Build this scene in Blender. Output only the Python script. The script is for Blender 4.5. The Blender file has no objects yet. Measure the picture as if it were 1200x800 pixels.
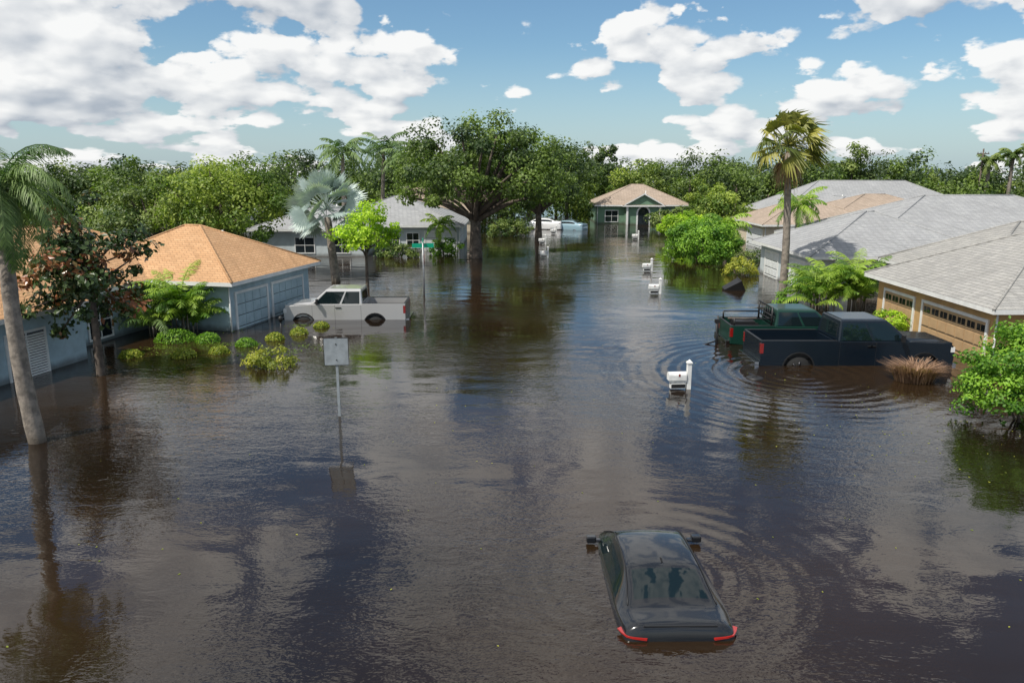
import bpy, math, numpy as np
from mathutils import Vector, Matrix
R=math.radians
scene=bpy.context.scene
COL=scene.collection

# ------------------------------------------------------------ materials
def nn(nt,t,**kw):
    n=nt.nodes.new(t)
    for k,v in kw.items(): setattr(n,k,v)
    return n
def newmat(name):
    m=bpy.data.materials.new(name); m.use_nodes=True
    nt=m.node_tree; nt.nodes.clear()
    out=nn(nt,'ShaderNodeOutputMaterial')
    return m,nt,out
def mth(nt,op,a,b=None,c=None,clamp=False):
    n=nt.nodes.new('ShaderNodeMath'); n.operation=op; n.use_clamp=clamp
    for i,x in enumerate([a,b,c]):
        if x is None: continue
        if isinstance(x,(int,float)): n.inputs[i].default_value=x
        else: nt.links.new(x,n.inputs[i])
    return n.outputs[0]
def mixc(nt,f,a,b,bt='MIX'):
    n=nt.nodes.new('ShaderNodeMix'); n.data_type='RGBA'; n.blend_type=bt
    for i,x in ((0,f),(6,a),(7,b)):
        if isinstance(x,(int,float)): n.inputs[i].default_value=x
        elif isinstance(x,(tuple,list)): n.inputs[i].default_value=(x[0],x[1],x[2],1)
        else: nt.links.new(x,n.inputs[i])
    return n.outputs[2]
def noise(nt,vec,scale,detail=4,rough=.55,dist=0):
    n=nn(nt,'ShaderNodeTexNoise'); n.inputs['Scale'].default_value=scale
    n.inputs['Detail'].default_value=detail; n.inputs['Roughness'].default_value=rough
    n.inputs['Distortion'].default_value=dist
    if vec is not None: nt.links.new(vec,n.inputs['Vector'])
    return n.outputs['Fac']
def ramp(nt,f,lo,hi):
    n=nn(nt,'ShaderNodeMapRange'); n.interpolation_type='SMOOTHSTEP'
    nt.links.new(f,n.inputs[0]); n.inputs[1].default_value=lo; n.inputs[2].default_value=hi
    return n.outputs[0]
def pmat(name,col,rough=.6,metal=0,var=.0,vscale=3,coat=0,emis=None,bump=0,spec=.5,algae=False):
    m,nt,out=newmat(name)
    p=nn(nt,'ShaderNodeBsdfPrincipled')
    p.inputs['Base Color'].default_value=(*col,1)
    p.inputs['Roughness'].default_value=rough; p.inputs['Metallic'].default_value=metal
    p.inputs['Coat Weight'].default_value=coat; p.inputs['Coat Roughness'].default_value=.05
    p.inputs['Specular IOR Level'].default_value=spec
    tc=nn(nt,'ShaderNodeTexCoord').outputs['Object']
    if var>0:
        f=ramp(nt,noise(nt,tc,vscale,4,.6),.3,.7)
        c=mixc(nt,f,tuple(x*(1-var) for x in col),tuple(min(1,x*(1+var*.5)) for x in col))
        if algae:
            g=nn(nt,'ShaderNodeNewGeometry'); s=nn(nt,'ShaderNodeSeparateXYZ'); nt.links.new(g.outputs['Position'],s.inputs[0])
            w=mth(nt,'ADD',s.outputs[2],mth(nt,'MULTIPLY',noise(nt,tc,2.5,3),-.25))
            k=mth(nt,'SUBTRACT',1,ramp(nt,w,-.1,.22))
            c=mixc(nt,mth(nt,'MULTIPLY',k,.65),c,(.06,.045,.03))
        nt.links.new(c,p.inputs['Base Color'])
    if bump>0:
        b=nn(nt,'ShaderNodeBump'); b.inputs['Strength'].default_value=bump; b.inputs['Distance'].default_value=.02
        nt.links.new(noise(nt,tc,vscale*5,3),b.inputs['Height']); nt.links.new(b.outputs[0],p.inputs['Normal'])
    if emis: 
        p.inputs['Emission Color'].default_value=(*emis[0],1); p.inputs['Emission Strength'].default_value=emis[1]
    nt.links.new(p.outputs[0],out.inputs[0])
    return m
def leafmat(name,dark,light,trans=.25,rough=.5,third=None,k=1.4):
    dark=tuple(x*k for x in dark); light=tuple(x*k for x in light)
    m,nt,out=newmat(name)
    a=nn(nt,'ShaderNodeAttribute'); a.attribute_name='tone'
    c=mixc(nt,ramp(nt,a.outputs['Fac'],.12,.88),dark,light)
    if third: c=mixc(nt,ramp(nt,a.outputs['Fac'],.80,.93),c,third)
    p=nn(nt,'ShaderNodeBsdfPrincipled'); p.inputs['Roughness'].default_value=rough
    p.inputs['Specular IOR Level'].default_value=.35
    nt.links.new(c,p.inputs['Base Color'])
    t=nn(nt,'ShaderNodeBsdfTranslucent')
    nt.links.new(mixc(nt,1.0,c,(1.3,1.6,.5),'MULTIPLY'),t.inputs[0])
    mx=nn(nt,'ShaderNodeMixShader'); mx.inputs[0].default_value=trans
    nt.links.new(p.outputs[0],mx.inputs[1]); nt.links.new(t.outputs[0],mx.inputs[2])
    nt.links.new(mx.outputs[0],out.inputs[0])
    return m
def shingle(name,col,col2):
    m,nt,out=newmat(name)
    tc=nn(nt,'ShaderNodeTexCoord').outputs['Object']
    s=nn(nt,'ShaderNodeSeparateXYZ'); nt.links.new(tc,s.inputs[0])
    cb=nn(nt,'ShaderNodeCombineXYZ')
    nt.links.new(mth(nt,'ADD',s.outputs[0],s.outputs[1]),cb.inputs[0])
    nt.links.new(mth(nt,'MULTIPLY',s.outputs[2],2.2),cb.inputs[1])
    b=nn(nt,'ShaderNodeTexBrick'); nt.links.new(cb.outputs[0],b.inputs['Vector'])
    b.inputs['Scale'].default_value=1; b.inputs['Brick Width'].default_value=.36; b.inputs['Row Height'].default_value=.17
    b.inputs['Mortar Size'].default_value=.014; b.inputs['Mortar Smooth'].default_value=.3
    b.inputs['Color1'].default_value=(*col,1); b.inputs['Color2'].default_value=(*col2,1)
    b.inputs['Mortar'].default_value=(col[0]*.45,col[1]*.45,col[2]*.45,1)
    n1=ramp(nt,noise(nt,tc,.7,5,.65),.3,.75)
    c=mixc(nt,mth(nt,'MULTIPLY',n1,.35),b.outputs['Color'],tuple(x*.5 for x in col))
    n2=noise(nt,tc,14,2,.7)
    c=mixc(nt,mth(nt,'MULTIPLY',ramp(nt,n2,.4,.7),.25),c,tuple(x*.45 for x in col2))
    # dark run-off streaks down the slope
    mp=nn(nt,'ShaderNodeMapping'); nt.links.new(cb.outputs[0],mp.inputs[0]); mp.inputs['Scale'].default_value=(2.2,.25,1)
    c=mixc(nt,mth(nt,'MULTIPLY',ramp(nt,noise(nt,mp.outputs[0],1.0,3,.6),.52,.75),.35),c,tuple(x*.4 for x in col2))
    p=nn(nt,'ShaderNodeBsdfPrincipled'); p.inputs['Roughness'].default_value=.9; p.inputs['Specular IOR Level'].default_value=.2
    nt.links.new(c,p.inputs['Base Color'])
    nt.links.new(p.outputs[0],out.inputs[0])
    return m

M_white=pmat('white_paint',(.72,.72,.70),.5,var=.15,vscale=4)
M_trim=pmat('white_trim',(.7,.7,.68),.5,var=.1)
M_glass=pmat('window_glass',(.012,.018,.022),.06,spec=.8)
M_carglass=pmat('car_glass',(.006,.012,.014),.03,spec=.5)
M_black=pmat('black_plastic',(.012,.012,.013),.5)
M_tyre=pmat('tyre_rubber',(.015,.015,.015),.85)
M_chrome=pmat('chrome',(.55,.55,.56),.15,1)
M_darkrim=pmat('dark_alloy',(.06,.06,.065),.35,.8)
M_metal=pmat('galvanised_metal',(.30,.31,.32),.45,.6,var=.25,vscale=8)
M_plate=pmat('sign_back_metal',(.27,.30,.32),.6,.0,var=.2,vscale=5)
M_red=pmat('red_lamp',(.22,.01,.008),.15,coat=1)
M_redlit=pmat('lit_red_lamp',(.30,.012,.01),.15,coat=1,emis=((1,.05,.02),.06))
M_greensign=pmat('green_sign',(.0,.34,.20),.4)
M_bark=pmat('bark',(.12,.095,.075),.9,var=.5,vscale=4,bump=.8)
M_palmbark=pmat('palm_bark',(.24,.205,.17),.9,var=.45,vscale=5,bump=.8,algae=True)
M_roof_o=shingle('orange_shingles',(.58,.35,.19),(.50,.29,.15))
M_roof_g=shingle('grey_shingles',(.38,.385,.39),(.31,.315,.325))
M_roof_t=shingle('tan_shingles',(.44,.35,.28),(.35,.28,.22))
M_roof_gt=shingle('greyish_shingles',(.38,.37,.35),(.30,.295,.285))
W_blue=pmat('blue_grey_stucco',(.36,.47,.52),.85,var=.15,vscale=2,bump=.2,algae=True)
W_beige=pmat('beige_stucco',(.48,.30,.13),.85,var=.15,vscale=2,bump=.2,algae=True)
W_green=pmat('green_stucco',(.14,.24,.16),.85,var=.15,vscale=2,algae=True)
W_pale=pmat('pale_stucco',(.48,.53,.54),.85,var=.12,vscale=2,algae=True)
W_cream=pmat('cream_stucco',(.58,.50,.38),.85,var=.12,vscale=2,algae=True)
D_blue=pmat('blue_grey_door',(.36,.47,.51),.6,var=.1)
D_beige=pmat('tan_door',(.42,.28,.15),.6,var=.1)
D_white=pmat('white_door',(.62,.64,.64),.6,var=.1)
L_oak=leafmat('oak_leaves',(.022,.044,.011),(.11,.16,.030))
L_mid=leafmat('mid_green_leaves',(.036,.068,.016),(.15,.19,.045))
L_bright=leafmat('bright_green_leaves',(.06,.105,.015),(.22,.27,.045),.3)
L_lime=leafmat('lime_leaves',(.13,.22,.015),(.34,.46,.03),.35)
L_dark=leafmat('dark_leaves',(.020,.038,.014),(.08,.115,.035))
L_mag=leafmat('magnolia_leaves',(.022,.042,.012),(.055,.08,.025),.1,.3,(.24,.09,.035))
L_bush=leafmat('bush_leaves',(.040,.11,.010),(.18,.31,.03),.3)
L_yel=leafmat('yellow_green_leaves',(.12,.15,.02),(.30,.30,.04))
L_palm=leafmat('palm_fronds',(.035,.075,.02),(.14,.20,.07),.25)
L_areca=leafmat('areca_fronds',(.06,.13,.015),(.22,.31,.04),.3)
L_silver=leafmat('silver_fronds',(.17,.22,.205),(.42,.48,.45),.1)
L_wash=leafmat('fan_palm_fronds',(.07,.09,.022),(.26,.24,.055),.3)
L_dead=leafmat('dead_fronds',(.14,.09,.045),(.28,.19,.10),.2)
L_tan=leafmat('dry_grass_blades',(.12,.07,.045),(.32,.20,.13),.3)
L_grass=leafmat('garden_leaves',(.08,.13,.01),(.26,.27,.03),.2)

# ------------------------------------------------------------ mesh builder
class MB:
    def __init__(s): s.v=[];s.f=[];s.m=[];s.t=[];s.s=[];s.n=0;s.M=None
    def add(s,v,faces,mat=0,tone=.5,smooth=False):
        v=np.asarray(v,dtype=np.float64).reshape(-1,3)
        if s.M is not None:
            A=np.array(s.M); v=v@A[:3,:3].T+A[:3,3]
        s.v.append(v)
        if isinstance(faces,np.ndarray): groups=[faces]
        else:
            d={}
            for f in faces: d.setdefault(len(f),[]).append(f)
            groups=[np.array(g) for g in d.values()]
        for g in groups:
            s.f.append(g+s.n); k=len(g)
            s.m.append(np.full(k,mat)); s.t.append(np.full(k,tone) if np.isscalar(tone) else np.asarray(tone))
            s.s.append(np.full(k,smooth))
        s.n+=len(v)
    def box(s,x0,x1,y0,y1,z0,z1,mat=0):
        v=[(x,y,z) for x in (x0,x1) for y in (y0,y1) for z in (z0,z1)]
        s.add(v,[(0,1,3,2),(4,6,7,5),(0,4,5,1),(2,3,7,6),(0,2,6,4),(1,5,7,3)],mat)
    def tube(s,pts,rad,n=8,mat=0,cap=True,tone=.5):
        pts=[Vector(p) for p in pts]; V=[];F=[]
        for i,p in enumerate(pts):
            a=pts[max(0,i-1)]; b=pts[min(len(pts)-1,i+1)]
            d=(b-a).normalized(); u=d.cross(Vector((0,1,0)) if abs(d.y)<.9 else Vector((1,0,0))).normalized(); w=d.cross(u)
            for k in range(n):
                t=2*math.pi*k/n; V.append(p+(u*math.cos(t)+w*math.sin(t))*rad[i])
        for i in range(len(pts)-1):
            for k in range(n):
                F.append((i*n+k,i*n+(k+1)%n,(i+1)*n+(k+1)%n,(i+1)*n+k))
        if cap: F.append(tuple(range(n))[::-1]); F.append(tuple((len(pts)-1)*n+k for k in range(n)))
        s.add([tuple(v) for v in V],F,mat,tone,True)
    def prism(s,poly,axis_y0,axis_y1,mat=0):
        n=len(poly); V=[(p[0],axis_y0,p[1]) for p in poly]+[(p[0],axis_y1,p[1]) for p in poly]
        F=[tuple(range(n)),tuple(range(2*n-1,n-1,-1))]+[(i,(i+1)%n+0,(i+1)%n+n,i+n)[::-1] for i in range(n)]
        s.add(V,F,mat)
    def patch(s,c,u0,u1,v0,v1,off,mat=0,th=.012):
        c=[Vector(x) for x in c] # bl,br,tr,tl
        def P(u,v): return (c[0]*(1-u)+c[1]*u)*(1-v)+(c[3]*(1-u)+c[2]*u)*v
        N=(c[1]-c[0]).cross(c[3]-c[0]).normalized()
        q=[P(u0,v0),P(u1,v0),P(u1,v1),P(u0,v1)]
        V=[tuple(p+N*off) for p in q]+[tuple(p-N*th) for p in q]
        s.add(V,[(0,1,2,3),(7,6,5,4),(0,4,5,1),(1,5,6,2),(2,6,7,3),(3,7,4,0)],mat)
    def leaves(s,C,N,size,rng,mat=0,tone=.5,aspect=.6):
        C=np.asarray(C);k=len(C)
        N=N/np.linalg.norm(N,axis=1,keepdims=True)
        r=rng.normal(size=(k,3)); T=np.cross(N,r); T/=np.linalg.norm(T,axis=1,keepdims=True)+1e-9
        B=np.cross(N,T); sz=(size*rng.uniform(.6,1.4,(k,1)))
        V=np.stack([C-T*sz*.5,C+B*sz*.5*aspect-T*sz*.05,C+T*sz*.5-N*sz*.1,C-B*sz*.5*aspect-T*sz*.05],1).reshape(-1,3)
        s.add(V,np.arange(4*k).reshape(k,4),mat,tone)
    def build(s,name,mats,parent=None,bevel=0,subsurf=0,loc=None,rot=None,seg=2):
        V=np.concatenate(s.v); me=bpy.data.meshes.new(name)
        me.vertices.add(len(V)); me.vertices.foreach_set('co',V.ravel())
        tot=np.concatenate([np.full(len(f),f.shape[1]) for f in s.f]); idx=np.concatenate([f.ravel() for f in s.f])
        me.loops.add(len(idx)); me.loops.foreach_set('vertex_index',idx.astype(np.int32))
        me.polygons.add(len(tot)); st=np.concatenate([[0],np.cumsum(tot)[:-1]])
        me.polygons.foreach_set('loop_start',st.astype(np.int32))
        me.polygons.foreach_set('material_index',np.concatenate(s.m).astype(np.int32))
        me.polygons.foreach_set('use_smooth',np.concatenate(s.s))
        a=me.attributes.new('tone','FLOAT','FACE'); a.data.foreach_set('value',np.concatenate(s.t).astype(np.float32))
        for m in mats: me.materials.append(m)
        me.update(calc_edges=True); me.validate()
        o=bpy.data.objects.new(name,me); COL.objects.link(o)
        if parent: o.parent=parent
        if loc: o.location=loc
        if rot: o.rotation_euler=rot
        if bevel:
            b=o.modifiers.new('b','BEVEL'); b.width=bevel; b.segments=seg; b.limit_method='ANGLE'; b.angle_limit=R(35)
        if subsurf:
            b=o.modifiers.new('s','SUBSURF'); b.levels=subsurf; b.render_levels=subsurf
        return o
def empty(name,loc,rot=(0,0,0),scale=1):
    e=bpy.data.objects.new(name,None); COL.objects.link(e); e.location=loc; e.rotation_euler=rot; e.scale=(scale,)*3
    e.empty_display_size=.3
    return e

# ------------------------------------------------------------ world / sun / camera
SE,SAZ=R(56),R(232)
w=bpy.data.worlds.new("World"); scene.world=w; w.use_nodes=True
nt=w.node_tree; nt.nodes.clear()
out=nn(nt,'ShaderNodeOutputWorld'); bg=nn(nt,'ShaderNodeBackground'); bg.inputs[1].default_value=.10
sky=nn(nt,'ShaderNodeTexSky'); sky.sky_type='NISHITA'; sky.sun_disc=False
sky.sun_elevation=SE; sky.sun_rotation=SAZ; sky.air_density=1.0; sky.dust_density=.8; sky.ozone_density=2.0
tc=nn(nt,'ShaderNodeTexCoord'); s3=nn(nt,'ShaderNodeSeparateXYZ'); nt.links.new(tc.outputs['Generated'],s3.inputs[0])
z=mth(nt,'MAXIMUM',s3.outputs[2],0.0)
zk=mth(nt,'ADD',z,.11)
lnz=mth(nt,'ADD',mth(nt,'MULTIPLY',mth(nt,'LOGARITHM',zk,math.e),-1.9),mth(nt,'MULTIPLY',mth(nt,'MULTIPLY',z,z),-3.2))
hl=mth(nt,'SQRT',mth(nt,'MAXIMUM',mth(nt,'SUBTRACT',1.0,mth(nt,'MULTIPLY',z,z)),.0004))
hx=mth(nt,'MULTIPLY',mth(nt,'DIVIDE',s3.outputs[0],hl),4.4)
hy=mth(nt,'MULTIPLY',mth(nt,'DIVIDE',s3.outputs[1],hl),4.4)
def cvec(dv,dx=0.0):
    c=nn(nt,'ShaderNodeCombineXYZ')
    nt.links.new(mth(nt,'ADD',hx,dx),c.inputs[0])
    nt.links.new(mth(nt,'ADD',hy,7.3),c.inputs[1])
    nt.links.new(mth(nt,'ADD',lnz,dv),c.inputs[2])
    return c.outputs[0]
v0=cvec(0); v1=cvec(-.13,-.06)
bmask=mth(nt,'MULTIPLY',mth(nt,'SUBTRACT',noise(nt,v0,.7,0,.5),.5),.16)
xb=mth(nt,'ADD',mth(nt,'MULTIPLY',s3.outputs[0],-.07),mth(nt,'ADD',bmask,mth(nt,'MULTIPLY',z,.04)))
a0=noise(nt,v0,1.75,6,.53); a1=noise(nt,v1,1.75,3,.53)
vo=nn(nt,'ShaderNodeTexVoronoi'); vo.feature='F1'; vo.inputs['Scale'].default_value=4.6
nv=nn(nt,'ShaderNodeVectorMath'); nv.operation='ADD'; nt.links.new(v0,nv.inputs[0])
nc=nn(nt,'ShaderNodeCombineXYZ'); nt.links.new(mth(nt,'MULTIPLY',a0,.5),nc.inputs[0]); nt.links.new(mth(nt,'MULTIPLY',a0,-.4),nc.inputs[2]); nt.links.new(nc.outputs[0],nv.inputs[1])
nt.links.new(nv.outputs[0],vo.inputs['Vector'])
pu=mth(nt,'MULTIPLY',mth(nt,'SUBTRACT',.50,vo.outputs['Distance']),.17)
d0=mth(nt,'ADD',mth(nt,'ADD',a0,pu),xb)
alpha=ramp(nt,d0,.474,.516)
lit=mth(nt,'ADD',mth(nt,'MULTIPLY',mth(nt,'SUBTRACT',a0,a1),4.6),.72)
lit=mth(nt,'ADD',lit,mth(nt,'MULTIPLY',pu,3.0))
thick=ramp(nt,d0,.57,.74)
lit=mth(nt,'SUBTRACT',lit,mth(nt,'MULTIPLY',thick,.28),clamp=True)
cc=mixc(nt,lit,(4.3,4.8,5.5),(9.7,9.7,9.6))
skyc=mixc(nt,1.0,sky.outputs[0],(.85,1.06,1.14),'MULTIPLY')
haze=mth(nt,'SUBTRACT',1.0,ramp(nt,s3.outputs[2],0.0,.16))
base=mixc(nt,mth(nt,'MULTIPLY',haze,.5),skyc,(5.4,6.7,7.7))
fin=mixc(nt,mth(nt,'MULTIPLY',alpha,.96),base,cc)
nt.links.new(fin,bg.inputs[0]); nt.links.new(bg.outputs[0],out.inputs[0])
w.name='sky'
w.cycles.sampling_method='MANUAL'; w.cycles.sample_map_resolution=256

sd=Vector((math.sin(SAZ)*math.cos(SE),math.cos(SAZ)*math.cos(SE),math.sin(SE)))
L=bpy.data.lights.new('sun','SUN'); L.energy=5.0; L.angle=R(.5); L.color=(1,.95,.86)
lo=bpy.data.objects.new('sun',L); COL.objects.link(lo); lo.rotation_euler=(-sd).to_track_quat('-Z','Y').to_euler(); lo.location=(0,0,60)
cam=bpy.data.cameras.new('camera'); cam.lens=27; cam.sensor_width=36; cam.clip_end=5000
co=bpy.data.objects.new('camera',cam); COL.objects.link(co); co.location=(0,0,6.8); co.rotation_euler=(R(90-12.53),0,0)
scene.camera=co
scene.view_settings.view_transform='Standard'; scene.view_settings.look='None'; scene.view_settings.exposure=0

# ------------------------------------------------------------ water & ground
def sheet(name,z,S,mat):
    b=MB(); b.add([(-S,-S,z),(S,-S,z),(S,S,z),(-S,S,z)],[(0,1,2,3)]); return b.build(name,[mat])
sheet('ground',-.85,2500,pmat('flooded_ground',(.06,.05,.03),.9,var=.3))
m,nt,out=newmat('flood_water')
p=nn(nt,'ShaderNodeBsdfPrincipled'); p.inputs['IOR'].default_value=1.6; p.inputs['Roughness'].default_value=.0
tcw=nn(nt,'ShaderNodeTexCoord').outputs['Object']
col=mixc(nt,ramp(nt,noise(nt,tcw,.09,2,.5),.35,.65),(.010,.0065,.004),(.026,.015,.007))
nt.links.new(col,p.inputs['Base Color'])
mp=nn(nt,'ShaderNodeMapping'); nt.links.new(tcw,mp.inputs[0]); mp.inputs['Scale'].default_value=(.8,1.5,1); mp.inputs['Rotation'].default_value=(0,0,.35)
mpv=mp.outputs[0]
patch=ramp(nt,noise(nt,tcw,.13,2,.55),.38,.62)
patch=mth(nt,'ADD',mth(nt,'MULTIPLY',patch,.9),.16)
h1=mth(nt,'MULTIPLY',noise(nt,mpv,.8,0,.5,.4),.015)
h2=mth(nt,'MULTIPLY',mth(nt,'MULTIPLY',noise(nt,mpv,3.4,2,.55,.6),.011),patch)
h3=mth(nt,'MULTIPLY',mth(nt,'MULTIPLY',noise(nt,mpv,13,1,.5,.3),.0038),patch)
H=mth(nt,'ADD',mth(nt,'ADD',h1,h2),h3)
wob=mth(nt,'MULTIPLY',noise(nt,tcw,.8,1),3)
def rings(cx,cy,freq,fall,amp):
    global H
    d=nn(nt,'ShaderNodeVectorMath'); d.operation='DISTANCE'; nt.links.new(tcw,d.inputs[0]); d.inputs[1].default_value=(cx,cy,0)
    dd=d.outputs['Value']
    s=mth(nt,'SINE',mth(nt,'ADD',mth(nt,'MULTIPLY',dd,freq),wob))
    e=mth(nt,'EXPONENT',mth(nt,'MULTIPLY',dd,-fall))
    H=mth(nt,'ADD',H,mth(nt,'MULTIPLY',mth(nt,'MULTIPLY',s,e),amp))
rings(9.8,25.4,13,.38,.014)
rings(2.5,12.0,14,.75,.006)
bp=nn(nt,'ShaderNodeBump'); bp.inputs['Strength'].default_value=1; bp.inputs['Distance'].default_value=1
nt.links.new(H,bp.inputs['Height']); nt.links.new(bp.outputs[0],p.inputs['Normal'])
nt.links.new(p.outputs[0],out.inputs[0])
sheet('flood_water',0,2500,m)

# ------------------------------------------------------------ vegetation
def crown(mb,rng,c,rad,ncl,per,clr,size,mat=1,shell=.45,low=-.7,flat=.7,tonejit=.25):
    c=np.array(c);rad=np.array(rad)
    d=rng.normal(size=(ncl*3,3)); d/=np.linalg.norm(d,axis=1,keepdims=True); d=d[d[:,2]>low][:ncl]
    r=rng.uniform(shell,1.0,(len(d),1))
    CC=c+d*rad*r
    tone=np.clip(rng.normal(.5,tonejit,len(d)),0,1)
    allC=[];allN=[];T=[]
    for i in range(len(d)):
        n=int(per*rng.uniform(.5,1.4)); g=rng.normal(size=(n,3)); gn=g/np.linalg.norm(g,axis=1,keepdims=True)
        cr=clr*rng.uniform(.6,1.35); rr=cr*rng.uniform(.35,1.0,(n,1))**.5*rng.uniform(.8,1.25,(n,1))
        allC.append(CC[i]+gn*rr*np.array([1,1,flat])); allN.append(gn*.8+d[i]*.3+np.array([0,0,.5])+rng.normal(size=(n,3))*.45)
        T.append(np.clip(tone[i]+rng.normal(0,.14,n),0,1))
    mb.leaves(np.concatenate(allC),np.concatenate(allN),size,rng,mat,np.concatenate(T))
    return CC
def tree(name,x,y,trunk_h,tr,c,rad,ncl,per,clr,size,leaf,seed,limbs=10,bark=M_bark,lean=(0,0),**kw):
    rng=np.random.default_rng(seed); mb=MB()
    c=(x+c[0],y+c[1],c[2])
    CC=crown(mb,rng,c,rad,ncl,per,clr,size,**kw)
    top=Vector((x+lean[0],y+lean[1],trunk_h))
    mb.tube([(x,y,-.8),(x,y,.1),(x+lean[0]*.5,y+lean[1]*.5,trunk_h*.5),top],[tr*1.3,tr*1.1,tr*.85,tr*.75],10,0)
    for i in range(min(limbs,len(CC))):
        t=Vector(CC[i*len(CC)//limbs]); st=Vector((x+lean[0]*.8,y+lean[1]*.8,trunk_h*rng.uniform(.7,.97)))
        mid=st.lerp(t,.5)+Vector((rng.normal()*.1,rng.normal()*.1,.06*(t-st).length))
        mb.tube([st,st.lerp(mid,.5)+Vector(rng.normal(size=3)*.05),mid,t],[tr*.5,tr*.4,tr*.27,tr*.1],6,0)
    return mb.build(name,[bark,leaf])

def frond(mb,rng,base,az,e0,L_,droop,nl=34,ll=.5,wd=.045,mat=1,tone=.5,hang=.5):
    n=9; P=[np.array(base,float)]; D=[]
    h=np.array([math.cos(az),math.sin(az),0]); side=np.array([-math.sin(az),math.cos(az),0])
    for i in range(n):
        a=e0-droop*((i+.5)/n)**1.3; d=h*math.cos(a)+np.array([0,0,math.sin(a)]); D.append(d); P.append(P[-1]+d*L_/n)
    mb.tube([tuple(q) for q in P],[.028*(1-.8*i/n) for i in range(n+1)],4,mat,False,tone)
    P=np.array(P);D=np.array(D)
    s=np.linspace(.12,.99,nl)*n; i=np.minimum(s.astype(int),n-1); f=(s-i)[:,None]
    Q=P[i]*(1-f)+P[i+1]*f; F=D[i]
    prof=np.sin(np.clip(s/n*.85+.12,0,1)*math.pi)**.6
    V=[]
    for sg in (1,-1):
        jit=rng.normal(size=(nl,3))*.12
        d=F*.55+side*sg*.8+jit; d[:,2]-=hang*rng.uniform(.5,1.3,nl); d/=np.linalg.norm(d,axis=1,keepdims=True)
        l=(ll*prof)[:,None]; mid=Q+d*l*.5; d2=d.copy(); d2[:,2]-=.5*hang+.15; d2/=np.linalg.norm(d2,axis=1,keepdims=True)
        tip=mid+d2*l*.5; wv=F*wd
        V.append(np.stack([Q-wv*.3,Q+wv*.3,mid+wv*.5,mid-wv*.5],1)); V.append(np.stack([mid-wv*.5,mid+wv*.5,tip+wv*.1,tip-wv*.1],1))
    V=np.concatenate(V).reshape(-1,3); k=len(V)//4
    mb.add(V,np.arange(4*k).reshape(k,4),mat,np.clip(tone+rng.normal(0,.1,k),0,1))
def fan(mb,rng,base,az,e0,pl,fr,mat=1,tone=.5,nb=22,wind=0,droop=.25,spread=2.3,roll=0):
    h=Vector((math.cos(az),math.sin(az),0)); d=h*math.cos(e0)+Vector((0,0,math.sin(e0)))
    b=Vector(base); t=b+d*pl; mid=b.lerp(t,.5)+Vector((0,0,.04*pl))
    mb.tube([b,mid,t],[.03,.022,.018],4,mat,False,tone)
    side=Vector((-math.sin(az),math.cos(az),0)); upv=d.cross(side)
    side=side*math.cos(roll)+upv*math.sin(roll)
    V=[]
    for i in range(nb):
        a=(i/(nb-1)-.5)*2*spread*.62
        r=d*math.cos(a)+side*math.sin(a); l=fr*(1-.18*abs(a))*rng.uniform(.82,1.08)
        pr=(side*math.cos(a)-d*math.sin(a)); wv=pr*(fr*.06)
        m_=t+r*l*.55+Vector((0,0,-droop*.12*l)); tip=t+r*l+Vector((wind*.25*l,0,-droop*l*rng.uniform(.7,1.6)))
        V+= [t-wv*.15,t+wv*.15,m_+wv,m_-wv, m_-wv,m_+wv,tip+wv*.12,tip-wv*.12]
    k=len(V)//4
    mb.add([tuple(v) for v in V],np.arange(4*k).reshape(k,4),mat,np.clip(tone+rng.normal(0,.08,k),0,1))
def trunkpath(x,y,x2,y2,h,r,mb,n=12,mat=0,bulge=0,rng=None,curve=0):
    pts=[];rad=[]
    for i in range(n+1):
        t=i/n; pts.append((x+(x2-x)*t+math.sin(t*math.pi)*curve,y+(y2-y)*t,-.8+(h+.8)*t)); rad.append(r*(1.15-.35*t)*(1+.05*(i%2))+bulge*math.sin(t*3.1))
    mb.tube(pts,rad,10,mat)
def feather_palm(name,x,y,x2,y2,h,r,L_,nf,leaf,seed,emin=-.5,emax=1.2,ll=.5,curve=0,boots=True,droop=1.5,nl=34,wd=.05):
    rng=np.random.default_rng(seed); mb=MB(); trunkpath(x,y,x2,y2,h,r,mb,16,curve=curve)
    if boots: mb.tube([(x2,y2,h-.1),(x2,y2,h+.5)],[r*.8,r*.3],8,1,tone=.3)
    for i in range(nf):
        e=emax-(emax-emin)*(i/nf)
        frond(mb,rng,(x2,y2,h+.3),i*2.4+rng.normal()*.2,e,L_*rng.uniform(.85,1.1),droop*rng.uniform(.8,1.2),nl,ll,wd,1,rng.uniform(.2,.85),.6)
    return mb.build(name,[M_palmbark,leaf])
def areca(name,x,y,rad,h,nf,leaf,seed,ll=.4):
    rng=np.random.default_rng(seed); mb=MB()
    for i in range(nf):
        a=rng.uniform(0,6.28); r=rad*rng.uniform(0,.7); bx,by=x+math.cos(a)*r,y+math.sin(a)*r
        hh=h*rng.uniform(.1,.5)
        mb.tube([(bx,by,-.5),(bx,by,hh)],[.035,.025],5,0)
        for j in range(4):
            frond(mb,rng,(bx,by,hh),a+rng.normal()*1.2,rng.uniform(.7,1.4),h*.62*rng.uniform(.7,1.15),rng.uniform(1.1,1.9),24,ll,.05,1,rng.uniform(.1,.9),.4)
    return mb.build(name,[M_palmbark,leaf])
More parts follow.
